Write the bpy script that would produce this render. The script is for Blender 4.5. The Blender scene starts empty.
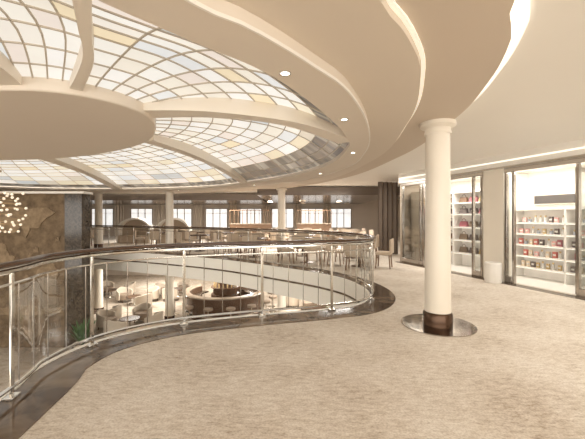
import bpy, bmesh, math, random
from mathutils import Vector, Matrix, geometry
random.seed(7)
S=bpy.context.scene
COL=S.collection
R=math.radians

# ---------------------------------------------------------------- materials
def new_mat(name):
    m=bpy.data.materials.new(name); m.use_nodes=True
    nt=m.node_tree
    return m,nt,nt.nodes['Principled BSDF']
def mat(name,col,rough=.5,metal=0.,emit=0.,var=.06,scale=6.,ecol=None,bump=0.,trans=0.):
    m,nt,b=new_mat(name)
    tc=nt.nodes.new('ShaderNodeTexCoord'); n=nt.nodes.new('ShaderNodeTexNoise')
    n.inputs['Scale'].default_value=scale; n.inputs['Detail'].default_value=3
    nt.links.new(tc.outputs['Object'],n.inputs['Vector'])
    r=nt.nodes.new('ShaderNodeValToRGB')
    r.color_ramp.elements[0].color=(*[c*(1-var) for c in col],1)
    r.color_ramp.elements[1].color=(*[min(1,c*(1+var)) for c in col],1)
    nt.links.new(n.outputs['Fac'],r.inputs['Fac']); nt.links.new(r.outputs['Color'],b.inputs['Base Color'])
    b.inputs['Roughness'].default_value=rough; b.inputs['Metallic'].default_value=metal
    if emit>0:
        b.inputs['Emission Color'].default_value=(*(ecol or col),1); b.inputs['Emission Strength'].default_value=emit
    if bump>0:
        bp=nt.nodes.new('ShaderNodeBump'); bp.inputs['Strength'].default_value=bump
        n2=nt.nodes.new('ShaderNodeTexNoise'); n2.inputs['Scale'].default_value=scale*20
        nt.links.new(tc.outputs['Object'],n2.inputs['Vector'])
        nt.links.new(n2.outputs['Fac'],bp.inputs['Height']); nt.links.new(bp.outputs['Normal'],b.inputs['Normal'])
    return m
def glass_mat(name,tint=(.96,.97,.96),refl=.05):
    m,nt,b=new_mat(name); out=nt.nodes['Material Output']; nt.nodes.remove(b)
    t=nt.nodes.new('ShaderNodeBsdfTransparent'); t.inputs['Color'].default_value=(*tint,1)
    g=nt.nodes.new('ShaderNodeBsdfGlossy'); g.inputs['Roughness'].default_value=.03
    fr=nt.nodes.new('ShaderNodeFresnel'); fr.inputs['IOR'].default_value=1.3
    ad=nt.nodes.new('ShaderNodeMath'); ad.operation='MULTIPLY_ADD'; ad.inputs[1].default_value=.4; ad.inputs[2].default_value=refl*.4
    mx=nt.nodes.new('ShaderNodeMixShader')
    nt.links.new(fr.outputs[0],ad.inputs[0]); nt.links.new(ad.outputs[0],mx.inputs[0])
    nt.links.new(t.outputs[0],mx.inputs[1]); nt.links.new(g.outputs[0],mx.inputs[2]); nt.links.new(mx.outputs[0],out.inputs[0])
    return m
def carpet_mat(name,c1,c2,c3,sx=1.2,sy=9.,sc=2.2):
    m,nt,b=new_mat(name); L=nt.links.new
    tc=nt.nodes.new('ShaderNodeTexCoord'); mp=nt.nodes.new('ShaderNodeMapping'); mp.inputs['Scale'].default_value=(sx,sy,1)
    mp.inputs['Rotation'].default_value=(0,0,R(20))
    L(tc.outputs['Object'],mp.inputs['Vector'])
    n1=nt.nodes.new('ShaderNodeTexNoise'); n1.inputs['Scale'].default_value=sc; n1.inputs['Detail'].default_value=10; n1.inputs['Roughness'].default_value=.82; n1.inputs['Distortion'].default_value=.2
    L(mp.outputs[0],n1.inputs['Vector'])
    n3=nt.nodes.new('ShaderNodeTexNoise'); n3.inputs['Scale'].default_value=1.3; n3.inputs['Detail'].default_value=4
    L(tc.outputs['Object'],n3.inputs['Vector'])
    ad=nt.nodes.new('ShaderNodeMath'); ad.operation='MULTIPLY_ADD'; ad.inputs[1].default_value=.26; L(n3.outputs[0],ad.inputs[0])
    ml=nt.nodes.new('ShaderNodeMath'); ml.operation='MULTIPLY'; ml.inputs[1].default_value=.74; L(n1.outputs[0],ml.inputs[0]); L(ml.outputs[0],ad.inputs[2])
    r=nt.nodes.new('ShaderNodeValToRGB'); cr=r.color_ramp
    cr.elements[0].position=.38; cr.elements[0].color=(*c1,1); cr.elements[1].position=.60; cr.elements[1].color=(*c3,1)
    e=cr.elements.new(.47); e.color=(*c2,1)
    L(ad.outputs[0],r.inputs['Fac'])
    n2=nt.nodes.new('ShaderNodeTexNoise'); n2.inputs['Scale'].default_value=60; n2.inputs['Detail'].default_value=3
    L(tc.outputs['Object'],n2.inputs['Vector'])
    r2=nt.nodes.new('ShaderNodeValToRGB'); r2.color_ramp.elements[0].position=.38; r2.color_ramp.elements[0].color=(.84,.82,.80,1); r2.color_ramp.elements[1].position=.54; r2.color_ramp.elements[1].color=(1,1,1,1)
    L(n2.outputs['Fac'],r2.inputs['Fac'])
    mx=nt.nodes.new('ShaderNodeMix'); mx.data_type='RGBA'; mx.blend_type='MULTIPLY'; mx.inputs[0].default_value=1
    L(r.outputs[0],mx.inputs[6]); L(r2.outputs[0],mx.inputs[7]); L(mx.outputs[2],b.inputs['Base Color'])
    bp=nt.nodes.new('ShaderNodeBump'); bp.inputs['Strength'].default_value=.25; bp.inputs['Distance'].default_value=.01
    L(n2.outputs['Fac'],bp.inputs['Height']); L(bp.outputs[0],b.inputs['Normal'])
    b.inputs['Roughness'].default_value=.95; b.inputs['Specular IOR Level'].default_value=.1
    return m
def mural_mat(name,base,dark):
    m,nt,b=new_mat(name); L=nt.links.new
    tc=nt.nodes.new('ShaderNodeTexCoord')
    n2=nt.nodes.new('ShaderNodeTexNoise'); n2.inputs['Scale'].default_value=3.5; n2.inputs['Detail'].default_value=9; n2.inputs['Roughness'].default_value=.7
    L(tc.outputs['Object'],n2.inputs[0])
    r=nt.nodes.new('ShaderNodeValToRGB'); cr=r.color_ramp
    cr.elements[0].position=.38; cr.elements[0].color=(*dark,1); cr.elements[1].position=.62; cr.elements[1].color=(*base,1)
    L(n2.outputs[0],r.inputs[0]); L(r.outputs[0],b.inputs['Base Color'])
    bp=nt.nodes.new('ShaderNodeBump'); bp.inputs['Strength'].default_value=.3; bp.inputs['Distance'].default_value=.02
    L(n2.outputs[0],bp.inputs['Height']); L(bp.outputs[0],b.inputs['Normal'])
    b.inputs['Roughness'].default_value=.6; b.inputs['Specular IOR Level'].default_value=.2
    return m
def pane_mat():
    m,nt,b=new_mat('stained_glass_panes'); L=nt.links.new
    a=nt.nodes.new('ShaderNodeVertexColor'); a.layer_name='pane'
    b.inputs['Base Color'].default_value=(.1,.1,.1,1); L(a.outputs['Color'],b.inputs['Emission Color'])
    n=nt.nodes.new('ShaderNodeTexNoise'); n.inputs['Scale'].default_value=3
    mp=nt.nodes.new('ShaderNodeMapRange'); mp.inputs[3].default_value=.74; mp.inputs[4].default_value=.97
    L(n.outputs[0],mp.inputs[0]); L(mp.outputs[0],b.inputs['Emission Strength'])
    b.inputs['Roughness'].default_value=.3
    return m
def marble_mat(name,c1,c2,rough=.12,scale=2.,metal=0):
    m,nt,b=new_mat(name); L=nt.links.new
    tc=nt.nodes.new('ShaderNodeTexCoord'); n=nt.nodes.new('ShaderNodeTexNoise'); n.inputs['Scale'].default_value=scale; n.inputs['Detail'].default_value=10; n.inputs['Distortion'].default_value=1.5
    L(tc.outputs['Object'],n.inputs[0]); r=nt.nodes.new('ShaderNodeValToRGB')
    r.color_ramp.elements[0].position=.4; r.color_ramp.elements[0].color=(*c1,1); r.color_ramp.elements[1].position=.62; r.color_ramp.elements[1].color=(*c2,1)
    L(n.outputs[0],r.inputs[0]); L(r.outputs[0],b.inputs['Base Color']); b.inputs['Roughness'].default_value=rough; b.inputs['Metallic'].default_value=metal
    return m
M={}
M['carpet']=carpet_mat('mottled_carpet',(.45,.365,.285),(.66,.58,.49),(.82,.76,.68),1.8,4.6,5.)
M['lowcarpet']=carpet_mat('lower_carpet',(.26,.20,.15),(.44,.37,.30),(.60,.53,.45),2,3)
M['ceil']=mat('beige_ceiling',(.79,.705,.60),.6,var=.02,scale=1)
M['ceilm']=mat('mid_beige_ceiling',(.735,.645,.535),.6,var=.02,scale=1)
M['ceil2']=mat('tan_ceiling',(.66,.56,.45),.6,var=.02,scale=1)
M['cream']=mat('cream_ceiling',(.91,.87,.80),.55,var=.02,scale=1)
M['rib']=mat('rib_paint',(.86,.785,.68),.5,var=.02,scale=1)
M['col']=mat('column_cream',(.82,.755,.65),.35,var=.03,scale=2)
M['bronze']=mat('dark_bronze',(.09,.05,.03),.25,.7)
M['granite']=marble_mat('dark_granite',(.035,.027,.02),(.10,.075,.052),.12,9)
M['plate']=marble_mat('polished_steel_plate',(.36,.32,.28),(.55,.50,.45),.1,3,1.)
M['marb']=marble_mat('brown_marble',(.08,.053,.037),(.20,.145,.10),.1,2)
M['chrome']=mat('chrome',(.70,.68,.64),.12,1.,var=.02)
M['frame']=mat('brushed_frame_metal',(.46,.42,.38),.2,1.,var=.04)
M['darkwood']=mat('dark_wood',(.09,.048,.028),.25,var=.3,scale=4)
M['wood']=mat('warm_wood',(.22,.13,.075),.4,var=.3,scale=5)
M['glass']=glass_mat('clear_glass')
M['shopglass']=glass_mat('shop_glass',(.95,.96,.95),.09)
M['came']=mat('lattice_came',(.48,.42,.34),.5,emit=.12,ecol=(.7,.6,.46))  # faint glow painted into the cames so they read lighter against the panes
M['pane']=pane_mat()
M['mural']=mural_mat('antique_map_ground',(.235,.165,.10),(.12,.083,.05))
M['land']=mural_mat('antique_map_land',(.33,.24,.15),(.20,.14,.085))
M['led']=mat('led_strip',(1,.93,.82),.5,emit=.9,ecol=(1,.94,.84))
M['ledsoft']=mat('soft_light_strip',(1,.93,.82),.5,emit=.35,ecol=(1,.92,.79))
M['cove']=mat('cove_lamp',(1,.93,.82),.5,emit=.8,ecol=(1,.94,.83))
M['lens']=mat('lamp_lens',(1,.9,.75),.5,emit=7,ecol=(1,.92,.8))
M['globe']=mat('globe_glass',(.8,.7,.56),.15,emit=.55,ecol=(1,.88,.70))
M['darkceil']=mat('dark_ceiling',(.17,.135,.11),.2,.2)
M['wallw']=mat('warm_wall',(.58,.49,.40),.6,var=.1,scale=1)
M['win']=mat('window_daylight',(.9,.92,.95),.3,emit=.8,ecol=(.98,.97,.94))
M['curtain']=mat('brown_curtain',(.17,.13,.10),.9,var=.2,scale=3)
M['white']=mat('white_lacquer',(.84,.80,.74),.35,var=.02)
M['bartop']=mat('bar_counter_stone',(.34,.27,.21),.12,var=.1)
M['fab']=mat('beige_fabric',(.52,.42,.32),.9,var=.1,scale=12,bump=.2)
M['fabd']=mat('taupe_fabric',(.27,.205,.15),.9,var=.1,scale=12,bump=.2)
M['fabw']=mat('ivory_fabric',(.58,.50,.41),.9,var=.06,scale=12,bump=.2)
M['green']=mat('leaf_green',(.06,.13,.04),.5,var=.4,scale=12)
M['pot']=mat('pot_ceramic',(.5,.42,.34),.4)
M['shelfw']=mat('shelf_panel',(.86,.82,.76),.4)
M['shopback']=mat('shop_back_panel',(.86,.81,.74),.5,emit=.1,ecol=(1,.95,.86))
M['taupe']=mat('taupe_panel',(.45,.37,.29),.5)
cols=[(.55,.17,.14),(.78,.45,.42),(.72,.70,.66),(.16,.13,.12),(.60,.44,.22),(.36,.38,.42),(.76,.62,.46),(.40,.14,.16)]
G=[mat('goods_'+n,c,.35) for n,c in zip(['red','pink','white','black','gold','blue','cream','wine'],cols)]
M['screen']=mat('dark_display',(.09,.08,.075),.15)
M['barfloor']=mat('bar_mat',(.05,.035,.03),.4)

# ---------------------------------------------------------------- mesh helpers
class MB:
    def __init__(s): s.v=[];s.f=[];s.m=[]
    def add(s,vs,fs,mi=0):
        o=len(s.v); s.v+= [tuple(p) for p in vs]; s.f+=[tuple(i+o for i in f) for f in fs]; s.m+=[mi]*len(fs); return s
    def box(s,c,size,rot=0,mi=0,tilt=0):
        x,y,z=[d/2 for d in size]
        mt=Matrix.Translation(c)@Matrix.Rotation(rot,4,'Z')@Matrix.Rotation(tilt,4,'X')
        vs=[mt@Vector((sx*x,sy*y,sz*z)) for sz in(-1,1) for sy in(-1,1) for sx in(-1,1)]
        return s.add(vs,[(0,2,3,1),(4,5,7,6),(0,1,5,4),(2,6,7,3),(0,4,6,2),(1,3,7,5)],mi)
    def lathe(s,prof,c=(0,0,0),seg=28,mi=0,closed=False,a0=0,a1=None):
        vs=[];fs=[];n=len(prof); full=a1 is None
        for i in range(seg if full else seg+1):
            a=2*math.pi*i/seg if full else a0+(a1-a0)*i/seg
            for r,z in prof: vs.append((c[0]+r*math.cos(a),c[1]+r*math.sin(a),c[2]+z))
        for i in range(seg):
            j=(i+1)%seg if full else i+1
            for k in range(n if closed else n-1):
                l=(k+1)%n
                fs.append((i*n+k,j*n+k,j*n+l,i*n+l))
        if not full: fs.append(tuple(range(n))); fs.append(tuple(seg*n+k for k in range(n)))
        return s.add(vs,fs,mi)
    def tube(s,pts,r,seg=8,mi=0,flat=None,cap=True):
        pts=[Vector(p) for p in pts]; vs=[];fs=[];n=len(pts)
        for i,p in enumerate(pts):
            t=(pts[min(i+1,n-1)]-pts[max(i-1,0)]).normalized()
            up=Vector((0,0,1)) if abs(t.z)<.95 else Vector((0,1,0))
            a=t.cross(up).normalized(); b=a.cross(t).normalized()
            for k in range(seg):
                th=2*math.pi*(k+.5)/seg
                rx,ry=(flat if flat else (r,r))
                vs.append(p+a*math.cos(th)*rx+b*math.sin(th)*ry)
        for i in range(n-1):
            for k in range(seg):
                l=(k+1)%seg; fs.append((i*seg+k,i*seg+l,(i+1)*seg+l,(i+1)*seg+k))
        if cap: fs.append(tuple(range(seg))); fs.append(tuple((n-1)*seg+k for k in range(seg)))
        return s.add(vs,fs,mi)
    def obj(s,name,mats,parent=None,loc=(0,0,0),rz=0,bevel=0,smooth=True,label=None,cat=None,struct=False,group=None):
        me=bpy.data.meshes.new(name); me.from_pydata(s.v,[],s.f)
        if not isinstance(mats,(list,tuple)): mats=[mats]
        for m in mats: me.materials.append(m)
        for p,i in zip(me.polygons,s.m): p.material_index=i
        bm=bmesh.new(); bm.from_mesh(me); bmesh.ops.remove_doubles(bm,verts=bm.verts,dist=1e-5)
        bmesh.ops.recalc_face_normals(bm,faces=bm.faces); bm.to_mesh(me); bm.free()
        if smooth:
            for p in me.polygons: p.use_smooth=True
            me.set_sharp_from_angle(angle=R(35))
        o=bpy.data.objects.new(name,me); COL.objects.link(o); o.location=loc; o.rotation_euler=(0,0,rz)
        if parent: o.parent=parent
        if bevel:
            b=o.modifiers.new('bevel','BEVEL'); b.width=bevel; b.segments=2; b.limit_method='ANGLE'
        tag(o,label,cat,struct,group)
        return o
def tag(o,label=None,cat=None,struct=False,group=None):
    if label:o['label']=label
    if cat:o['category']=cat
    if struct:o['kind']='structure'
    if group:o['group']=group
def empty(name,loc=(0,0,0),rz=0,label=None,cat=None,group=None):
    o=bpy.data.objects.new(name,None); COL.objects.link(o); o.location=loc; o.rotation_euler=(0,0,rz); o.empty_display_size=.1
    tag(o,label,cat,False,group); return o
def kids(o): return [c for c in bpy.data.objects if c.parent==o]
def clone(root,loc,rz=0,label=None):
    n=root.copy(); COL.objects.link(n); n.location=loc; n.rotation_euler=(0,0,rz)
    if label:n['label']=label
    for c in kids(root):
        k=c.copy(); COL.objects.link(k); k.parent=n
        for g in kids(c):
            q=g.copy(); COL.objects.link(q); q.parent=k
    return n
def spline(P,n=10,closed=True):
    P=[Vector((*p,0)) if len(p)==2 else Vector(p) for p in P]; out=[]; N=len(P)
    rng=range(N) if closed else range(N-1)
    for i in rng:
        g=(lambda k:P[k%N]) if closed else (lambda k:P[min(max(k,0),N-1)])
        p0,p1,p2,p3=g(i-1),g(i),g(i+1),g(i+2)
        for k in range(n):
            t=k/n
            out.append(.5*((2*p1)+(p2-p0)*t+(2*p0-5*p1+4*p2-p3)*t*t+(3*p1-p0-3*p2+p3)*t**3))
    if not closed: out.append(P[-1].copy())
    return out
CEN=Vector((-6,6.5,0)); NA=300
def polar(loop):
    """resample a closed loop at evenly spaced bearings about the skylight centre"""
    L=sorted([((math.atan2(p.y-CEN.y,p.x-CEN.x))%(2*math.pi),(p-CEN).length) for p in loop])
    L=[(L[-1][0]-2*math.pi,L[-1][1])]+L+[(L[0][0]+2*math.pi,L[0][1])]
    out=[];k=0
    for i in range(NA):
        a=2*math.pi*i/NA
        while L[k+1][0]<a:k+=1
        a0,r0=L[k];a1,r1=L[k+1]; f=(a-a0)/max(1e-9,a1-a0); r=r0+(r1-r0)*f
        out.append(CEN+Vector((math.cos(a),math.sin(a),0))*r)
    return out
def ringplate(name,A,B,zb,zt,m,**k):
    n=len(A); v=[];f=[]
    for a,b in zip(A,B): v+=[(a.x,a.y,zb),(b.x,b.y,zb),(b.x,b.y,zt),(a.x,a.y,zt)]
    for i in range(n):
        j=(i+1)%n
        for q in range(4):
            w=(q+1)%4; f.append((4*i+q,4*j+q,4*j+w,4*i+w))
    return MB().add(v,f).obj(name,m,**k)
def scaled(loop,d): return [CEN+(p-CEN)*(1+d/(p-CEN).length) for p in loop]

# ---------------------------------------------------------------- ceiling
lip=polar(spline([(-.94,1.91),(-.63,2.24),(-.185,2.72),(.30,3.61),(.75,4.71),(.95,5.8),(.66,7.88),(-.71,10.4),(-3.7,13.3),(-8.3,14.3),(-11.8,13.3),(-13.6,9),(-13,4),(-10,.5),(-6,-.4),(-3,.3),(-1.6,1.2)],20))
e1=polar(spline([(-.58,1.78),(-.265,2.06),(.135,2.54),(.55,3.16),(1.02,4.44),(1.3,5.94),(1.25,7.88),(.1,10.7),(-4.1,14.8),(-9.2,15.7),(-12.9,14.3),(-14.5,9),(-14,3.5),(-10.5,-.2),(-6,-1.1),(-2.8,-.5),(-1.2,.9)],20))
e2=polar(spline([(.50,1.92),(.82,2.35),(1.18,3.04),(1.57,4.52),(1.82,7.4),(.99,11.9),(-2.2,15.6),(-8,17.2),(-14,15.5),(-16,9),(-15,2),(-10,-1.8),(-6,-2.2),(-2,-1.2),(-.3,.5)],20))
e3=polar(spline([(1.36,2.05),(1.64,2.51),(1.94,3.3),(2.22,4.59),(2.38,7.3),(1.68,11.7),(-1.2,16.3),(-8,19),(-16,17),(-18,9),(-17,0),(-11,-3.5),(-5,-3.8),(-.5,-2),(.9,.5)],20))
def rectloop(x0,x1,y0,y1):
    out=[]
    for i in range(NA):
        a=2*math.pi*i/NA; d=Vector((math.cos(a),math.sin(a),0)); t=1e9
        if d.x>1e-9:t=min(t,(x1-CEN.x)/d.x)
        if d.x<-1e-9:t=min(t,(x0-CEN.x)/d.x)
        if d.y>1e-9:t=min(t,(y1-CEN.y)/d.y)
        if d.y<-1e-9:t=min(t,(y0-CEN.y)/d.y)
        out.append(CEN+d*t)
    return out
OUT=rectloop(-22,9.5,-5,27)
ringplate('ceiling',lip,e1,2.72,2.79,M['ceil'],struct=True,label='beige ceiling ring around the skylight')
ringplate('trim_9',scaled(e1,-.03),scaled(e1,-.001),2.79,3.2,M['ceil'],struct=True)
ringplate('ceiling',e1,e2,2.83,3.2,M['ceilm'],struct=True,label='beige stepped ceiling ring')
ringplate('ceiling',e2,e3,2.90,3.2,M['ceil2'],struct=True,label='tan stepped ceiling ring')
ringplate('ceiling',e3,OUT,3.04,3.2,M['cream'],struct=True,label='cream outer ceiling')
ringplate('trim_1',scaled(e1,.0),scaled(e1,.016),2.715,2.74,M['cream'],struct=True,label='raised cream edge bead on the ceiling ring')
ringplate('trim_2',scaled(e2,.004),scaled(e2,.04),2.88,2.902,M['ledsoft'],struct=True,label='soft light strip in the ceiling step')
ringplate('trim_3',scaled(e3,.004),scaled(e3,.13),3.01,3.042,M['led'],struct=True,label='warm cove light strip in the ceiling step')
ringplate('trim_12',scaled(e3,.001),scaled(e3,.006),2.95,3.008,M['cove'],struct=True,label='cove lamp on the outer ring edge')
ringplate('trim_10',scaled(e3,.0),scaled(e3,.02),2.90,2.93,M['ceil2'],struct=True)

# ---------------------------------------------------------------- skylight
sky=empty('skylight',(0,0,0),label='oval backlit stained glass skylight with beige ribs and hub',cat='skylight')
hub=spline([(-2.19,2.98),(-1.67,3.49),(-1.77,4.28),(-2.42,5.2),(-3.7,6.05),(-5.1,6.5),(-7,6.6),(-8.4,5.7),(-8.5,4.5),(-7,3.5),(-5.1,3.15),(-3.3,3.0)],16)
def capplate(name,loop,zb,zt,m,parent):
    n=len(loop); v=[(p.x,p.y,zb) for p in loop]+[(p.x,p.y,zt) for p in loop]
    f=[tuple(range(n)),tuple(range(n,2*n))]+[(i,(i+1)%n,n+(i+1)%n,n+i) for i in range(n)]
    return MB().add(v,f).obj(name,m,parent=parent,bevel=.015)
capplate('hub_disc',hub,2.68,2.86,M['ceil'],sky)
ribs=[([(-2.75,3.1),(-2.45,2.35),(-2.7,1.5),(-3.4,.4)],.30),
      ([(-2.0,3.05),(-1.55,2.5),(-1.32,2.1),(-1.12,1.75)],.06),
      ([(-1.75,3.78),(-.9,3.8),(.0,4.2),(.85,5.2)],.18),
      ([(-2.25,5.1),(-1.95,6.3),(-1.75,8.3),(-1.7,11.8)],.15),
      ([(-4.9,6.4),(-5.3,8.),(-6,10.2),(-7.6,14.4)],.21),
      ([(-6.8,6.4),(-8.6,7.6),(-10.4,9.2),(-12.6,11.3)],.3),
      ([(-8.4,5.0),(-10,4.6),(-11.5,4.4),(-13.3,4.2)],.3)]
outer=scaled(lip,.06)
ribc=[spline(r,8,False) for r,w in ribs]
def nearest(loop,p): return min(range(len(loop)),key=lambda i:(loop[i]-p).length)
def arc(loop,i,j,t):
    n=len(loop); d=(j-i)%n; x=i+d*t; k=int(math.floor(x)); f=x-k
    return loop[k%n].lerp(loop[(k+1)%n],f)
def along(c,t):
    x=t*(len(c)-1); k=min(int(x),len(c)-2); return c[k].lerp(c[k+1],x-k)
ZG=2.805
def panecolor(s0,RIM):
    if s0>=RIM-.001: return random.choice([(.06,.05,.04),(.10,.08,.06),(.14,.105,.075),(.22,.185,.15),(.08,.07,.07),(.34,.30,.24)])
    if s0>.62 and random.random()<.32: return random.choice([(.88,.74,.52),(.62,.62,.60),(.74,.64,.50),(.93,.82,.62)])
    if abs(s0-.42)<.06 and random.random()<.35: return random.choice([(.95,.78,.52),(.93,.80,.58),(.72,.73,.72)])
    return random.choice([(.98,.91,.79),(1,.95,.86),(.96,.87,.73),(1,.94,.84),(.93,.84,.71),(.84,.84,.82),(.96,.88,.77),(.95,.91,.83),(1,.95,.88),(.92,.80,.70)])
nrt=[(8,6),(8,6),(9,8),(10,9),(10,9),(10,8),(10,11)]
for q in range(7):
    c0,c1=ribc[q],ribc[(q+1)%7]; nr,ntt=nrt[q]
    RIM=.75 if q in(1,2) else .88
    h0,h1=nearest(hub,c0[0]),nearest(hub,c1[0]); o0,o1=nearest(outer,c0[-1]),nearest(outer,c1[-1])
    H0,H1,O0,O1=hub[h0],hub[h1],outer[o0],outer[o1]
    def P(s,t):
        A=along(c0,s)+ (H0-c0[0])*(1-s)+(O0-c0[-1])*s
        B=along(c1,s)+ (H1-c1[0])*(1-s)+(O1-c1[-1])*s
        Hh=arc(hub,h0,h1,t); Oo=arc(outer,o0,o1,t)
        p=A*(1-t)+B*t+Hh*(1-s)+Oo*s-(H0*(1-s)*(1-t)+H1*(1-s)*t+O0*s*(1-t)+O1*s*t)
        return Vector((p.x,p.y,ZG+.10*math.sin(math.pi*s)))
    NRM=3 if q in(1,2) else 2
    rows=[RIM*i/nr for i in range(nr+1)]+[RIM+(1-RIM)*k/NRM for k in range(1,NRM+1)]
    me=bpy.data.meshes.new('glass_panel'); vs=[];fs=[];cs=[]
    for s0,s1 in zip(rows,rows[1:]):
        nt_=ntt*5 if s0>=RIM-.001 else ntt
        for j in range(nt_):
            c=panecolor(s0,RIM); sub=1 if nt_>ntt else 3
            for a in range(sub):
                o=len(vs); t0=(j+a/sub)/nt_; t1=(j+(a+1)/sub)/nt_
                vs+=[P(s0,t0),P(s1,t0),P(s1,t1),P(s0,t1)]; fs.append((o,o+1,o+2,o+3)); cs.append(c)
    me.from_pydata([tuple(v) for v in vs],[],fs); me.materials.append(M['pane'])
    ca=me.color_attributes.new('pane','FLOAT_COLOR','CORNER')
    for p,c in zip(me.polygons,cs):
        for li in p.loop_indices: ca.data[li].color=(*c,1)
    o=bpy.data.objects.new('glass_panel',me); COL.objects.link(o); o.parent=sky
    mb=MB()
    for s_ in rows[1:-1]:
        mb.tube([P(s_,k/24)-Vector((0,0,.006)) for k in range(25)],.01,4,flat=(.009,.008))
    for j in range(1,ntt):
        mb.tube([P(k/14,j/ntt)-Vector((0,0,.006)) for k in range(15)],.01,4,flat=(.009,.008))
    mb.obj('lattice',M['came'],parent=sky,smooth=False)
for c,(r,w) in zip(ribc,ribs):
    v=[];f=[];n=len(c)
    for i,p in enumerate(c):
        t=(c[min(i+1,n-1)]-c[max(i-1,0)]).normalized(); a=Vector((t.y,-t.x,0)); ww=w*(.5+.35*abs(i/n-.5)*2)
        for sx,z in((-1,2.725),(1,2.725),(1,2.9),(-1,2.9)): v.append((p.x+a.x*ww*sx,p.y+a.y*ww*sx,z))
    for i in range(n-1):
        for k in range(4):
            l=(k+1)%4; f.append((4*i+k,4*i+l,4*i+4+l,4*i+4+k))
    f+=[(0,1,2,3),tuple(4*(n-1)+k for k in range(4))]
    MB().add(v,f).obj('rib',M['rib'],parent=sky)
# downlights
dl=empty('downlight',(-.06,2.68,2.72),label='small round recessed downlight in the beige ceiling ring',cat='downlight',group='ceiling downlights')
MB().lathe([(.035,-.006),(.05,-.006),(.052,.01),(.035,.01)],seg=24,closed=True).obj('trim_ring',M['chrome'],parent=dl)
MB().lathe([(0,-.003),(.035,-.003),(.035,.008),(0,.008)],seg=24).obj('lens',M['lens'],parent=dl)
for p in[(.62,3.95),(1.1,6.0),(.75,8.9),(-1.4,12.1),(-5,14.45)]: clone(dl,(p[0],p[1],2.72))

# ---------------------------------------------------------------- floor with void
void=spline([(-2.48,2.8),(-2.6,3.39),(-2.42,4.1),(-1.75,4.73),(-.66,5.16),(.5,5.50),(1.15,5.83),(1.5,6.5),(1.5,7.4),(1.1,8.5),(-.2,9.9),(-3.5,12.5),(-9.5,15.3),(-14,15.4),(-17,12),(-17,4),(-13,0),(-8,-2),(-4,-1.8),(-2.6,-.6),(-2.35,1.2)],12)
NV=len(void)
def offs(loop,d):
    n=len(loop); out=[]
    for i,p in enumerate(loop):
        t=(loop[(i+1)%n]-loop[i-1]).normalized(); out.append(p+Vector((t.y,-t.x,0))*d)
    return out
rect=[Vector((-22,-5,0)),Vector((9.5,-5,0)),Vector((9.5,27,0)),Vector((-22,27,0))]
tris=geometry.tessellate_polygon([rect,void])
allp=rect+void
MB().add([(p.x,p.y,0) for p in allp],tris).obj('floor',M['carpet'],smooth=False,struct=True,label='pale beige mottled carpet of the upper deck')
MB().add([(p.x,p.y,-.8) for p in allp],tris).obj('ceiling',M['cream'],smooth=False,struct=True,label='cream ceiling of the lower deck')
ringplate('trim_4',offs(void,-.012),offs(void,.03),-.34,.02,M['cream'],struct=True,label='cream curved slab fascia around the opening')
ringplate('trim_13',offs(void,.01),offs(void,.03),-.40,-.34,M['marb'],struct=True)
ringplate('trim_14',offs(void,-.03),offs(void,.03),-.82,-.40,M['cream'],struct=True,label='lower cream curved balcony band')
ringplate('trim_5',offs(void,.03),offs(void,.50),-.02,.008,M['marb'],struct=True,label='dark brown marble border along the railing')
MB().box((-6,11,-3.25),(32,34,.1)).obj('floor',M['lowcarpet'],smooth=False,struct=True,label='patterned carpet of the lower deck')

# ---------------------------------------------------------------- railings
def sub(i0,i1,off):
    L=offs(void,off); n=(i1-i0)%NV; return [L[(i0+k)%NV] for k in range(n+1)]
def walk(path,step):
    acc=0;res=[0];last=0
    for i in range(1,len(path)):
        acc+=(path[i]-path[i-1]).length
        if acc-last>=step: res.append(i); last=acc
    return res
def up(p,z): return (p.x,p.y,z)
def railing(i0,i1,label,bs,ps,glass=True):
    path=sub(i0,i1,.09); r=empty('railing',up(path[0],0),label=label,cat='railing'); o=path[0].copy()
    path=[p-o for p in path]
    fine=[]
    for a,b in zip(path,path[1:]):
        for k in range(3): fine.append(a.lerp(b,k/3))
    fine.append(path[-1])
    MB().tube([up(p,1.15) for p in path],.03,10,flat=(.045,.025)).obj('handrail',M['darkwood'],parent=r)
    MB().tube([up(p,1.095) for p in path],.02,8,flat=(.025,.025)).obj('rail_tube',M['chrome'],parent=r,label='chrome tube under the handrail')
    MB().tube([up(p,.98) for p in path],.011,8).obj('middle_rail',M['chrome'],parent=r)
    MB().tube([up(p,.10) for p in path],.018,8).obj('bottom_rail',M['chrome'],parent=r)
    pi=walk(fine,ps)
    for i in pi:
        p=fine[i]; t=(fine[min(i+1,len(fine)-1)]-fine[max(i-1,0)]); a=math.atan2(t.y,t.x)
        MB().box((0,0,.535),(.04,.02,1.06)).box((0,.0,.02),(.11,.08,.025)).tube([(0,0,.95),(0,-.0,1.1)],.016).obj('post',M['chrome'],parent=r,loc=up(p,0),rz=a,bevel=.004)
    for i in walk(fine,bs):
        if min(abs(i-k) for k in pi)<2: continue
        MB().tube([up(fine[i],.10),up(fine[i],.98)],.006,6).obj('baluster',M['frame'],parent=r)
    if glass:
      for a,b in zip(pi,pi[1:]+[len(fine)-1]):
        if b-a<2: continue
        pts=fine[a:b+1]; n=len(pts)
        v=[up(p,.14) for p in pts]+[up(p,.95) for p in pts]
        MB().add(v,[(i,i+1,n+i+1,n+i) for i in range(n-1)]).obj('glass_panel',M['glass'],parent=r)
    return r
railing(19*12,8*12+3,'curved chrome and glass railing with dark wood handrail beside the carpet',.24,1.15)
railing(8*12+4,13*12,'curved chrome railing across the opening by the dining area',.3,1.5,False)

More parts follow.
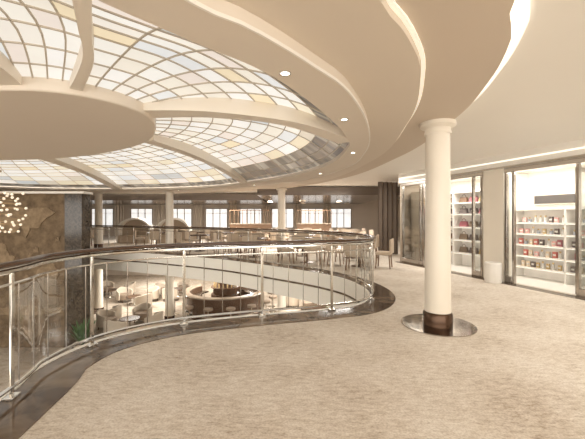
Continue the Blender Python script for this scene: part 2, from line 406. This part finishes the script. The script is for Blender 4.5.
# ---------------------------------------------------------------- columns
def column(loc,h,r,label,name='column',plate=False):
    c=empty(name,loc,label=label,cat='column')
    MB().lathe([(0,.2),(r*1.02,.2),(r,.4),(r*.93,h-.16),(0,h-.16)],seg=40).obj('shaft',M['col'],parent=c)
    MB().lathe([(0,h-.17),(r*1.02,h-.17),(r*1.05,h-.15),(r*1.02,h-.13),(r*.98,h-.11),(r*1.0,h-.085),(r*1.28,h-.065),(r*1.38,h-.05),(r*1.38,h-.0),(0,h)],seg=40).obj('capital',M['col'],parent=c)
    MB().lathe([(0,.0),(r*1.14,.0),(r*1.14,.17),(r*1.04,.2),(0,.2)],seg=40).obj('base',M['bronze'],parent=c)
    if plate:
        MB().lathe([(r*1.1,.0),(.5,.0),(.5,.012),(r*1.1,.014)],seg=56,closed=True).obj('floor_plate',M['plate'],parent=c,label='polished metal floor disc')
    return c
column((2.09,4.75,0),2.9,.176,'cream round column with dark bronze base on a polished disc',plate=True)
column((-.5,15.2,0),2.85,.18,'cream round column by the dining area')
column((-5.7,15.3,0),2.80,.18,'cream round column behind the far railing')
column((-9.75,16.6,0),2.80,.18,'cream round column behind the far railing')
for p in[(-.5,15.2),(-5.7,15.3),(-9.75,16.6)]: column((p[0],p[1],-3.2),2.4,.2,'cream round column on the lower deck')

# ---------------------------------------------------------------- mural pier
mp=empty('mural_wall_panel',(-10.9,12.2,-3.2),label='tall brown wall panel with antique world map mural',cat='wall panel')
MB().box((-.3,0,2.8),(5.9,.4,5.6)).obj('mural',M['mural'],parent=mp)
MB().box((2.97,-.02,2.8),(.62,.5,5.6)).obj('end_pier',M['granite'],parent=mp,label='dark polished stone edge of the panel')
MB().box((0,0,5.64),(6.7,.56,.08)).obj('top_cap',M['cream'],parent=mp)
def land(P,ox,oz,sx,sz):
    L=spline(P,3); n=len(L); rnd=random.Random(3)
    v=[]
    for y in(-.235,-.195):
        rnd.seed(4)
        for p in L: v.append((ox+p.x*sx+rnd.uniform(-.05,.05),y,oz+p.y*sz+rnd.uniform(-.05,.05)))
    tr=geometry.tessellate_polygon([[Vector((q[0],q[2],0)) for q in v[:n]]])
    f=[tuple(t) for t in tr]+[(i,(i+1)%n,n+(i+1)%n,n+i) for i in range(n)]
    MB().add(v,f).obj('continent_relief',M['land'],parent=mp,smooth=False)
EUR=[(0,.2),(.1,.5),(.05,.7),(.25,.9),(.5,.85),(.8,1),(1.3,.95),(1.7,1),(1.9,.8),(1.6,.6),(1.5,.3),(1.3,.35),(1.2,0),(1.05,.3),(.85,.1),(.7,.35),(.45,.25),(.3,.35),(.2,.15)]
AFR=[(0,.9),(.25,1),(.55,.95),(.7,.8),(.78,.62),(1,.58),(.8,.35),(.72,.15),(.5,0),(.38,.05),(.32,.35),(.25,.5),(.02,.52),(-.08,.7)]
land(EUR,-.55,4.0,1.5,1.1)
land(AFR,-.3,2.55,1.15,1.35)
land([(0,.3),(.2,.7),(.5,.8),(.7,1),(.85,.7),(1,.4),(.85,.05),(.5,.2),(.2,.1)],1.6,2.5,.8,.6)
land([(0,.95),(.2,1),(.5,.85),(.8,.65),(.62,.35),(.4,.2),(.3,0),(.2,.02),(.15,.4),(-.05,.65)],-2.3,1.8,1.1,1.6)
land([(0,.8),(.3,1),(.7,.9),(1,.95),(.9,.6),(.7,.4),(.6,.2),(.5,.0),(.4,.3),(.15,.5)],-2.9,3.6,1.6,1.4)
land([(0,.2),(.3,.5),(.8,.45),(1.3,.6),(1.8,.4),(2.2,.5),(2.4,.1),(1.2,0)],-.6,1.2,1.3,.6)
for (x,z,s) in[(1.5,3.5,.14),(1.75,3.35,.11),(1.3,3.3,.12),(1.15,2.5,.13),(2.45,2.35,.1),(-.75,4.75,.12),(2.3,3.9,.12)]:
    land([(0,0),(.8,-.3),(1.4,.4),(.9,1.1),(.1,.8)],x,z,s,s)

# ---------------------------------------------------------------- far room
MB().box((-6,27.1,0),(33,.2,6.6)).obj('wall_back',M['wallw'],struct=True,smooth=False)
MB().box((-22.1,11,0),(.2,34,6.6)).obj('wall_left',M['wallw'],struct=True,smooth=False)
MB().box((9.6,11,-.1),(.2,34,6.6)).obj('wall_right',M['wallw'],struct=True,smooth=False)
MB().box((1.8,21.4,2.80),(7,11,.40)).obj('ceiling',M['darkceil'],struct=True,smooth=False,label='dark lowered ceiling over the dining area')
MB().box((-11.8,23.4,2.78),(20,6.8,.44)).obj('ceiling',M['darkceil'],struct=True,smooth=False,label='dark lowered ceiling over the dining area')
k=1
for x in[-15.5,-12.3,-9.1,-6.2,-3.4,-.8,1.6,3.9]:
    w_=1.7
    mb=MB().box((x,26.95,1.45),(w_,.04,1.5),mi=0)
    for z in(2.23,.67): mb.box((x,26.9,z),(w_+.12,.08,.05),mi=1)
    for d in(-w_/2-.03,w_/2+.03,-w_/6,w_/6): mb.box((x+d,26.9,1.45),(.05,.07,1.55),mi=1)
    mb.box((x,26.9,1.85),(w_,.06,.03),mi=1)
    mb.obj('window_%d'%k,[M['win'],M['fabd']],struct=True,smooth=False); k+=1
def curtain(loc,w,h,rz,m,label):
    n=int(w/.04); v=[];f=[]
    for i in range(n+1):
        y=.05*math.sin(i*1.1)
        v+=[(-w/2+w*i/n,y,0),(-w/2+w*i/n,y,h)]
    f=[(2*i,2*i+2,2*i+3,2*i+1) for i in range(n)]
    MB().add(v,f).obj('curtain',m,loc=loc,rz=rz,label=label,cat='curtain')
curtain((3.95,13.6,0),1.0,2.99,R(20),M['curtain'],'brown floor-length curtain beside the shop')
for x in(-4.8,-2.1,.4,2.8): curtain((x,26.7,.0),.6,2.5,0,M['fab'],'beige curtain between the windows')
for x in(-7.65,-10.7,-14): curtain((x,26.7,.0),.7,2.5,0,M['fabw'],'ivory curtain between the windows')
def booth(loc,rz):
    b=empty('booth_seat',loc,rz,label='high-backed white arched booth with beige seat',cat='booth',group='arched dining booths')
    v=[];f=[];n=18
    for i in range(n+1):
        a=math.pi*i/n; v+=[(-1.0*math.cos(a),.0,.75+.75*math.sin(a)),(-1.0*math.cos(a),.55,.75+.75*math.sin(a)),(-.9*math.cos(a),.0,.75+.65*math.sin(a)),(-.9*math.cos(a),.55,.75+.65*math.sin(a))]
    for i in range(n):
        o=4*i; f+=[(o,o+4,o+5,o+1),(o+2,o+3,o+7,o+6),(o,o+2,o+6,o+4),(o+1,o+5,o+7,o+3)]
    MB().add(v,f).box((-.95,.275,.375),(.1,.55,.75)).box((.95,.275,.375),(.1,.55,.75)).obj('arch_shell',M['white'],parent=b)
    pts=[(-.9,0.02)]+[(-.9*math.cos(math.pi*i/n),.75+.65*math.sin(math.pi*i/n)) for i in range(n+1)]+[(.9,0.02)]
    v=[(x,.47,z) for x,z in pts]+[(x,.53,z) for x,z in pts]; N=len(pts)
    MB().add(v,[tuple(range(N)),tuple(range(N,2*N))]+[(i,(i+1)%N,N+(i+1)%N,N+i) for i in range(N)]).obj('backrest',M['fab'],parent=b)
    MB().box((0,.22,.23),(1.8,.5,.46)).obj('seat',M['fab'],parent=b,bevel=.03)
    return b
b0=booth((-9.4,19.5,0),0)
for p in[(-7.1,19.5)]: clone(b0,(*p,0))
def partition(loc,w,label):
    p=empty('partition',loc,label=label,cat='partition')
    MB().box((0,0,.55),(w,.12,1.1)).obj('panel',M['wood'],parent=p)
    MB().box((0,0,1.125),(w+.06,.2,.05)).obj('ledge',M['fab'],parent=p)
    n=int(w/.25)
    for i in range(n+1): MB().box((-w/2+w*i/n,0,1.55),(.03,.05,.8)).obj('slat',M['wood'],parent=p)
    MB().box((0,0,1.975),(w,.07,.05)).obj('top_bar',M['wood'],parent=p)
partition((-2.6,20.6,0),2.6,'low wooden dining partition with slatted upper screen')
partition((1.4,21.2,0),2.2,'low wooden dining partition with slatted upper screen')
pl=empty('pendant_lamp',(.5,16.3,2.6),label='small cream dome pendant lamp above dining tables',cat='lamp',group='dining pendant lamps')
MB().tube([(0,0,0),(0,0,-.2)],.008,6).obj('cord',M['bronze'],parent=pl)
MB().lathe([(.02,-.18),(.10,-.20),(.15,-.25),(.16,-.28),(.15,-.28),(.13,-.25),(.09,-.21),(.02,-.2)],seg=28,closed=True).obj('lamp_shade',M['fab'],parent=pl)
MB().lathe([(.035*math.sin(math.pi*i/8),-.24-.035*math.cos(math.pi*i/8)) for i in range(9)],seg=14).obj('bulb',M['globe'],parent=pl)
for p in[(2.4,17.0),(-1.2,17.4),(.6,19),(3.2,19.4)]: clone(pl,(*p,2.6))

# ---------------------------------------------------------------- dining furniture
def dchair():
    c=empty('dining_chair',(0,0,0),label='beige upholstered dining chair with wooden legs',cat='chair',group='upper deck dining chairs')
    MB().box((0,0,.45),(.48,.46,.09)).obj('seat',M['fab'],parent=c,bevel=.03)
    v=[];f=[];n=8
    for i in range(n+1):
        a=(i/n-.5)*1.7; x=.27*math.sin(a)/math.sin(.85); y=-.29+.13*(1-math.cos(a))
        for d in(0,.05):
            for z in(.47,.90-.03*abs(i/n-.5)*2): v.append((x*(1-d),y+d,z))
    for i in range(n):
        o=4*i; f+=[(o,o+4,o+5,o+1),(o+2,o+3,o+7,o+6),(o,o+2,o+6,o+4),(o+1,o+5,o+7,o+3)]
    f+=[(0,1,3,2),(4*n,4*n+2,4*n+3,4*n+1)]
    MB().add(v,f).obj('backrest',M['fab'],parent=c)
    for sx in(-1,1):
        for sy in(-1,1):
            MB().tube([(sx*.22,sy*.21,0),(sx*.19,sy*.18,.42)],.02,6).obj('leg',M['wood'],parent=c)
    return c
def dtable():
    c=empty('dining_table',(0,0,0),label='round dark wood dining table on a pedestal',cat='table',group='upper deck dining tables')
    MB().lathe([(0,.70),(.43,.70),(.46,.72),(.46,.74),(.43,.75),(0,.75)],seg=32).obj('table_top',M['darkwood'],parent=c)
    MB().lathe([(0,.02),(.035,.02),(.035,.70),(0,.70)],seg=12).obj('pedestal',M['bronze'],parent=c)
    MB().lathe([(0,0),(.24,0),(.24,.015),(.05,.03),(0,.03)],seg=24).obj('base',M['bronze'],parent=c)
    return c
ch0=None; taken=[(-.5,15.2),(-5.7,15.3),(3.95,13.6)]
spots=[(.5,11.3),(2.1,10.4),(2.2,12.5),(.4,13.1),(-1.5,12.8),(2.3,14.8),(.6,15.0),(-2.4,14.4),(-4.2,15.0),(1.3,16.8),(-1.2,17.2),(-3.2,17.0),(3.1,16.8),(-7.1,17.2),(-5.1,17.6),(.6,19),(-3,18.9),(3.2,19.2),(-11.5,18.2),(-1.0,19.4)]
for i,(x,y) in enumerate(spots):
    if i==0:
        t=dtable(); t.location=(x,y,0)
    else: clone(t,(x,y,0))
    taken.append((x,y))
for i,(x,y) in enumerate(spots):
    a0=random.uniform(0,1.5)
    for k in range(4):
        a=a0+k*math.pi/2+random.uniform(-.1,.1)
        cx,cy=x+.76*math.cos(a),y+.76*math.sin(a)
        if any((cx-u)**2+(cy-v)**2<.70**2 for u,v in taken): continue
        taken.append((cx,cy)); loc=(cx,cy,0); rz=a+math.pi/2
        if ch0 is None: ch0=dchair(); ch0.location=loc; ch0.rotation_euler=(0,0,rz)
        else: clone(ch0,loc,rz)

# ---------------------------------------------------------------- lower deck
def armchair():
    c=empty('armchair',(0,0,0),label='ivory tub armchair on the lower deck carpet',cat='armchair',group='lower deck armchairs')
    v=[];f=[];n=16
    for i in range(n+1):
        a=-math.pi*.62+math.pi*1.24*i/n
        h=.80-.2*abs(i/n-.5)*2
        for r,z in((.42,.16),(.42,h),(.34,h),(.34,.16)): v.append((r*math.sin(a),-r*math.cos(a),z))
    for i in range(n):
        for k in range(4):
            l=(k+1)%4; f.append((4*i+k,4*i+l,4*i+4+l,4*i+4+k))
    f+=[(0,1,2,3),tuple(4*n+k for k in range(4))]
    MB().add(v,f).obj('backrest',M['fabw'],parent=c,bevel=.02)
    MB().lathe([(0,.16),(.35,.16),(.36,.3),(.35,.44),(0,.46)],seg=24).obj('seat_cushion',M['fabd'],parent=c)
    for sx in(-1,1):
        for sy in(-1,1): MB().tube([(sx*.24,sy*.24,0),(sx*.22,sy*.22,.18)],.02,6).obj('leg',M['darkwood'],parent=c)
    return c
def ctable():
    c=empty('coffee_table',(0,0,0),label='low round coffee table with dark top',cat='table',group='lower deck coffee tables')
    MB().lathe([(0,.42),(.4,.42),(.42,.44),(.4,.46),(0,.46)],seg=28).obj('table_top',M['darkwood'],parent=c)
    MB().lathe([(0,0),(.25,0),(.25,.02),(.05,.05),(.04,.42),(0,.42)],seg=20).obj('pedestal',M['chrome'],parent=c)
    return c
a0=armchair(); t0=ctable(); first=True
BX,BY=-3.4,16.7
low=[(-.5,15.2,.5),(-5.7,15.3,.5),(-9.75,16.6,.5),(BX,BY,2.9),(-7.2,11.3,.6),(1.9,14.2,.7),(-5.0,12.2,1.0),(-4.4,12.4,1.0),(-5.8,12.0,1.0)]
for (x,y) in[(-6.9,14.0),(-8.6,17.9),(-6.9,19.8),(.6,18.2),(1.2,15.9),(-.4,13.7),(-2.2,12.9),(-9.2,14.9),(-10.8,19.5)]:
    if first: t0.location=(x,y,-3.2)
    else: clone(t0,(x,y,-3.2))
    s=random.uniform(0,2)
    for k in range(4):
        a=s+k*1.57; cx,cy=x+1.0*math.cos(a),y+1.0*math.sin(a)
        if any((cx-u)**2+(cy-v)**2<(.42+r)**2 for u,v,r in low): continue
        low.append((cx,cy,.45)); loc=(cx,cy,-3.2)
        if first: a0.location=loc; a0.rotation_euler=(0,0,a+math.pi/2); first=False
        else: clone(a0,loc,a+math.pi/2)
bar=empty('bar_counter',(BX,BY,-3.2),label='round bar with stone counter ring and dark panelled front',cat='bar')
aa0,aa1=R(-215),R(100)
MB().lathe([(1.75,0),(1.86,0),(1.92,.2),(1.94,1.04),(1.75,1.04)],seg=56,closed=True,a0=aa0,a1=aa1).obj('front_panel',M['darkwood'],parent=bar)
MB().lathe([(1.72,1.04),(2.06,1.04),(2.09,1.07),(2.06,1.10),(1.72,1.10)],seg=56,closed=True,a0=aa0,a1=aa1).obj('counter_top',M['bartop'],parent=bar)
MB().lathe([(1.88,.2),(1.98,.2),(1.98,.27),(1.88,.27)],seg=56,closed=True,a0=aa0,a1=aa1).obj('foot_rail',M['chrome'],parent=bar)
MB().lathe([(1.25,.78),(1.6,.78),(1.6,.84),(1.25,.84)],seg=48,closed=True,a0=aa0,a1=aa1).obj('work_shelf',M['frame'],parent=bar)
MB().lathe([(0,0),(1.74,0),(1.74,.02),(0,.02)],seg=48).obj('bar_floor',M['barfloor'],parent=bar)
MB().lathe([(0,0),(.7,0),(.7,.9),(.6,.92),(.6,1.2),(.7,1.22),(.7,1.26),(.4,1.28),(.4,1.6),(.46,1.62),(0,1.64)],seg=40).obj('back_bar',M['darkwood'],parent=bar)
st=empty('bar_stool',(0,0,0),label='taupe upholstered bar stool on a chrome pedestal',cat='stool',group='bar stools')
MB().lathe([(0,.7),(.19,.7),(.21,.74),(.19,.8),(0,.82)],seg=20).obj('seat',M['fabd'],parent=st)
MB().lathe([(0,0),(.2,0),(.2,.015),(.03,.03),(.025,.7),(0,.7)],seg=16).obj('pedestal',M['chrome'],parent=st)
k0=0
for k in range(10):
    a=R(-165+k*23); x,y=BX+2.42*math.cos(a),BY+2.42*math.sin(a)
    if (x+5.7)**2+(y-15.3)**2<.5**2 or (x+.5)**2+(y-15.2)**2<.5**2: continue
    if k0==0: st.location=(x,y,-3.2); k0=1
    else: clone(st,(x,y,-3.2))
bt=MB().lathe([(0,0),(.035,0),(.035,.17),(.012,.22),(.012,.29),(0,.29)],seg=10).obj('bottle',G[4],label='amber liquor bottle on the back bar',cat='bottle',group='back bar bottles')
for k in range(16):
    a=k*math.pi/8; l=(BX+.55*math.cos(a),BY+.55*math.sin(a),-3.2+1.26)
    if k==0: bt.location=l
    else:
        q=bt.copy(); q.data=bt.data; COL.objects.link(q); q.location=l
so=empty('sofa',(-5.1,12.2,-3.2),R(12),label='long beige sofa with upholstered back',cat='sofa')
MB().box((0,0,.24),(1.7,.8,.28)).obj('seat',M['fab'],parent=so,bevel=.05)
MB().box((0,-.42,.5),(1.7,.18,.8)).obj('backrest',M['fab'],parent=so,bevel=.05)
for s_ in(-1,1): MB().box((s_*.92,-.05,.35),(.18,.85,.5)).obj('armrest',M['fab'],parent=so,bevel=.05)
def plant(loc,h,label):
    p=empty('potted_plant',loc,label=label,cat='plant')
    MB().lathe([(0,0),(.2,0),(.26,.4),(.28,.45),(.23,.45),(.21,.38),(0,.38)],seg=24).obj('pot',M['pot'],parent=p)
    mb=MB()
    for i in range(46):
        a=random.uniform(0,6.28); ti=random.uniform(.15,.85); L=h*random.uniform(.6,1)
        pts=[]
        for k in range(6):
            s=k/5; rr=.03+L*ti*s*.8; z=.38+L*(s-.35*ti*s*s*1.4)
            pts.append((rr*math.cos(a),rr*math.sin(a),z,.045*math.sin(math.pi*(s*.9+.08))))
        v=[]
        for x,y,z,w in pts: v+=[(x-w*math.sin(a),y+w*math.cos(a),z),(x+w*math.sin(a),y-w*math.cos(a),z)]
        mb.add(v,[(2*k,2*k+1,2*k+3,2*k+2) for k in range(5)])
    mb.obj('foliage',M['green'],parent=p)
plant((-7.2,11.3,-3.2),1.1,'leafy green plant in a stone pot beside the mural wall')
plant((1.9,14.2,-3.2),1.2,'leafy green plant in a stone pot on the lower deck')

# ---------------------------------------------------------------- chandelier
ch=empty('chandelier',(-8.15,9.1,2.84),label='brass chandelier with dense cluster of small glowing glass globes',cat='chandelier')
mb=MB(); mb.lathe([(0,-.04),(.1,-.04),(.1,0),(0,0)],seg=20); mb.tube([(0,0,-.02),(0,0,-1.6)],.006,8)
gp=[]
for lvl in range(8):
    for k in range(10):
        a=k*6.283/10+lvl*.35+random.uniform(-.2,.2); z=-.64-.15*lvl+random.uniform(-.05,.05); r=(.62 if k%2 else .4)*(1-.06*abs(lvl-3))+random.uniform(-.08,.08)
        mb.tube([(0,0,z+.04),(r*math.cos(a),r*math.sin(a),z)],.004,5); gp.append((r*math.cos(a),r*math.sin(a),z))
mb.obj('frame',mat('brass',(.45,.30,.15),.3,1.),parent=ch)
for g in gp:
    MB().lathe([(.036*math.sin(math.pi*i/8),-.036*math.cos(math.pi*i/8)) for i in range(9)],seg=12).obj('globe',M['globe'],parent=ch,loc=g)

# ---------------------------------------------------------------- shops
O=Vector((5.6,6.3,0)); RZ=math.atan2(-.941,.338)
def W(a,b,z=0):
    return (O.x-.338*a+.941*b, O.y+.941*a+.338*b, z)
def sbox(name,a0,a1,b0,b1,z0,z1,m,parent=None,root=None,**k):
    c=W((a0+a1)/2,(b0+b1)/2,(z0+z1)/2)
    if parent is not None:
        rr=root or parent
        pa,pb=rr['pa'],rr['pb']
        return MB().box((-( (a0+a1)/2-pa),(b0+b1)/2-pb,(z0+z1)/2),(a1-a0,b1-b0,z1-z0)).obj(name,m,parent=parent,**k)
    return MB().box((0,0,0),(a1-a0,b1-b0,z1-z0)).obj(name,m,loc=c,rz=RZ,**k)
def sroot(name,a,b,label,cat,group=None):
    e=empty(name,W(a,b),RZ,label,cat,group); e['pa']=a;e['pb']=b; return e
sbox('trim_7',-5,5.5,-.06,.1,2.70,3.05,M['cream'],struct=True,smooth=False,label='cream bulkhead above the shopfronts')
sbox('trim_8',-5,5.5,-.10,-.06,2.70,2.74,M['frame'],struct=True,smooth=False)
sbox('trim_11',-5,5.5,-.075,-.06,2.86,2.885,M['led'],struct=True,smooth=False,label='slim light line on the shop bulkhead')
sbox('trim_15',-5,5.5,-.22,.02,-.01,.006,M['marb'],struct=True,smooth=False,label='dark stone threshold along the shopfronts')
sbox('ceiling',-5,5.5,.1,2.0,2.72,3.0,M['cream'],struct=True,smooth=False,label='shop ceiling')
sbox('wall_shop_rear',-5,5.5,1.5,1.6,0,2.72,M['shopback'],struct=True,smooth=False)
sbox('wall_shop_side',5.4,5.5,.0,1.5,0,2.72,M['taupe'],struct=True,smooth=False)
sbox('wall_shop_pier',1.66,2.20,-.02,.22,0,2.70,M['col'],struct=True,smooth=False)
sbox('wall_shop_partition',2.13,2.20,.22,1.5,0,2.70,M['shopback'],struct=True,smooth=False)
sbox('floor',-5,5.4,.07,1.5,0.0,.02,M['white'],struct=True,smooth=False,label='pale polished shop floor')
def shopfront(a0,a1,label,mull,skip):
    f=sroot('shopfront',a0,0,label,'shopfront')
    sbox('head_rail',a0,a1,-.03,.05,2.60,2.70,M['frame'],f,bevel=.005)
    for a in mull: sbox('mullion',a-.025,a+.025,-.03,.05,0,2.60,M['frame'],f,bevel=.005)
    for i,(a,b) in enumerate(zip(mull,mull[1:])):
        if i in skip: continue
        sbox('plinth',a+.025,b-.025,-.04,.06,0,.16,M['frame'],f,bevel=.005,label='brushed metal plinth')
        sbox('glass_pane',a+.025,b-.025,.0,.012,.16,2.60,M['shopglass'],f,smooth=False)
    return f
shopfront(2.22,5.40,'tall glass shopfront with brushed metal frame beside cream pier',[2.26,2.52,4.35,4.5,5.36],{1})
f2=shopfront(-3.5,1.64,'tall glass shopfront with open entrance to lit perfume shelves',[-3.46,-1.7,-.1,.12,1.42,1.60],{3})
d0=-3.5
mb=MB()
def lb(a0,a1,b0,b1,z0,z1): mb.box((-((a0+a1)/2-d0),(b0+b1)/2,(z0+z1)/2),(a1-a0,b1-b0,z1-z0))
lb(.17,.21,.06,.87,.03,.1); lb(.17,.21,.06,.87,2.45,2.53); lb(.17,.21,.84,.87,.1,2.45); lb(.17,.21,.06,.09,.1,2.45)
dd=mb.obj('door',M['frame'],parent=f2,label='open glass door leaf with metal edge')
sbox('glass_pane',.187,.193,.09,.84,.1,2.45,M['shopglass'],dd,root=f2,smooth=False)
sbox('handle',.215,.24,.75,.775,.75,1.55,M['chrome'],dd,root=f2)
def shelving(a0,a1,b0,b1,levels,label,top=2.3,cells=()):
    s=sroot('display_shelving',a0,b0,label,'shelving')
    for a in(a0,a1-.04,*cells): sbox('side_panel',a,a+.04,b0,b1,.02,top,M['shelfw'],s)
    sbox('back_panel',a0+.04,a1-.04,b1-.03,b1,.02,top,M['shopback'],s)
    sbox('top_panel',a0,a1,b0,b1,top,top+.06,M['shelfw'],s)
    for z in levels: sbox('shelf',a0+.04,a1-.04,b0,b1-.03,z-.03,z,M['shelfw'],s); sbox('shelf_light',a0+.06,a1-.06,b0+.005,b0+.02,z-.04,z-.03,M['led'],s)
    return s
lv=[.30,.58,.86,1.14,1.42]
shelving(-.3,2.12,.95,1.3,lv,'lit white display shelving with perfume boxes',1.72,(.9,))
lv1=[.45,.85,1.25,1.65,2.0]
shelving(2.9,5.2,.95,1.35,lv1,'lit white display shelving with handbags',2.3,(4.1,))
def perfume(i,m,w,h):
    if i%3==2:
        r=w*.42
        return MB().lathe([(0,0),(r,0),(r,h*.62),(r*.5,h*.72),(r*.5,h*.76)],seg=14).lathe([(0,h*.76),(r*.6,h*.76),(r*.6,h),(0,h)],seg=14,mi=1).obj('perfume_bottle',[m,G[4] if m!=G[4] else G[3]],label='small capped fragrance bottle on a lit shelf',cat='bottle',group='bottled goods on the shop shelves')
    return MB().box((0,0,h/2),(w,w*.6,h)).box((0,-w*.3,h*.5),(w*.7,.004,h*.3),mi=1).obj('perfume_box',[m,G[2] if m!=G[2] else G[4]],label='small boxed fragrance on a lit shelf',cat='box',group='boxed goods on the shop shelves',bevel=.003)
temps=[perfume(i,G[i%8],random.uniform(.06,.095),random.uniform(.09,.17)) for i in range(8)]
used=set()
def putg(a,b,z):
    k=random.choice([0,1,1,2,2,3,4,5,6,6,7]); t=temps[k]
    if k in used:
        o=t.copy(); COL.objects.link(o)
    else: o=t; used.add(k)
    o.location=W(a,b,z); o.rotation_euler=(0,0,RZ+random.uniform(-.1,.1))
for z in lv:
    a=.12
    while a<2.02:
        if not .84<a<1.0: putg(a,1.06,z)
        a+=random.uniform(.11,.16)
for tmp,k in zip(temps,range(8)):
    if k not in used: putg(-.1,1.06,lv[0])
def bag(m,g=1):
    b=empty('handbag',(0,0,0),RZ,label='structured leather handbag with arched handle on a shelf',cat='bag',group='handbags on the shop shelves')
    v=[(-.15,-.06,0),(.15,-.06,0),(.15,.06,0),(-.15,.06,0),(-.12,-.03,.17),(.12,-.03,.17),(.12,.03,.17),(-.12,.03,.17)]
    MB().add(v,[(0,3,2,1),(4,5,6,7),(0,1,5,4),(2,3,7,6),(1,2,6,5),(0,4,7,3)]).obj('bag_body',m,parent=b,bevel=.01)
    MB().tube([(-.07*math.cos(math.pi*i/10),0,.16+.09*math.sin(math.pi*i/10)) for i in range(11)],.008,6).obj('handle',m,parent=b)
    return b
bags=[bag(m) for m in(G[4],G[3],M['fabd'],M['wood'],G[7])]; n=0
for z in lv1:
    for a in(3.15,3.5,3.86,4.36,4.72,5.0):
        l=W(a,1.13,z)
        if n<5: bags[n].location=l
        else: clone(bags[random.randrange(5)],l,RZ)
        n+=1
pn=sroot('wall_display',1.3,1.44,'dark wide wall display above the perfume shelving','display')
sbox('frame',.9,1.95,1.44,1.49,1.86,2.12,M['chrome'],pn,bevel=.005)
sbox('screen',.93,1.92,1.425,1.44,1.885,2.095,M['screen'],pn)
wp=sroot('reflection_panel',4.9,.5,'tall taupe panel standing in for a dark reflection in the shop','cabinet')  # a dark reflection in the shop, given shape as a taupe panel
sbox('body',4.75,5.3,.3,.7,.02,2.4,M['taupe'],wp,bevel=.01); sbox('door',4.8,5.25,.27,.3,.1,2.3,M['taupe'],wp,bevel=.005)
bn=empty('waste_bin',W(1.72,-.28),label='small cream cylindrical bin standing against the pier',cat='bin')
MB().lathe([(0,0),(.17,0),(.18,.02),(.18,.46),(.16,.48),(.14,.44),(0,.44)],seg=32).obj('bin_body',M['white'],parent=bn)
MB().lathe([(0,.445),(.135,.445),(.135,.455),(0,.455)],seg=32).obj('lid',M['chrome'],parent=bn)

# ---------------------------------------------------------------- lights
def area(loc,sx,sy,e,col=(1,.955,.89),rot=(0,0,0)):
    l=bpy.data.lights.new('fill_light','AREA'); l.shape='RECTANGLE'; l.size=sx; l.size_y=sy; l.energy=e; l.color=col
    o=bpy.data.objects.new('fill_light',l); COL.objects.link(o); o.location=loc; o.rotation_euler=rot; return o
for a,e in((-1.2,20),(.4,26),(1.6,24),(3.2,32),(4.5,24)): area(W(a,.6,2.68),.9,.6,e,(1,.97,.92),(0,0,RZ))
for x,y in((-.5,17),(2,16),(-4,20),(-9,21),(1.5,21)): area((x,y,2.55),1.5,1.5,210)  # fill added to brighten the dining area, no fixtures modelled
area((2.6,11.5,2.95),1.5,1.5,60)
for x,y in((-4,17),(-8,17.5),(0,17),(-3.6,22),(-9,23),(1.5,13)): area((x,y,-.85),2,2,200)  # fill added under the slab to brighten the lower deck
area((-9,6,2.5),3,3,130)
area((4.2,3.2,3.0),2,4,60)
area((0,-4.6,1.7),9,2.4,800,(1,.955,.89),(R(-90),0,0))  # large unseen fill added behind the camera, not a fixture of the room
w=bpy.data.worlds.new('World'); S.world=w; w.use_nodes=True
w.node_tree.nodes['Background'].inputs[0].default_value=(1,.955,.885,1); w.node_tree.nodes['Background'].inputs[1].default_value=4.0
S.view_settings.view_transform='Standard'

cam=bpy.data.cameras.new('camera'); cam.sensor_width=36; cam.lens=36*330/585; cam.shift_y=-2.5/585; cam.clip_start=.05
co=bpy.data.objects.new('camera',cam); COL.objects.link(co); co.location=(0,0,1.55); co.rotation_euler=(R(90),0,0)
S.camera=co
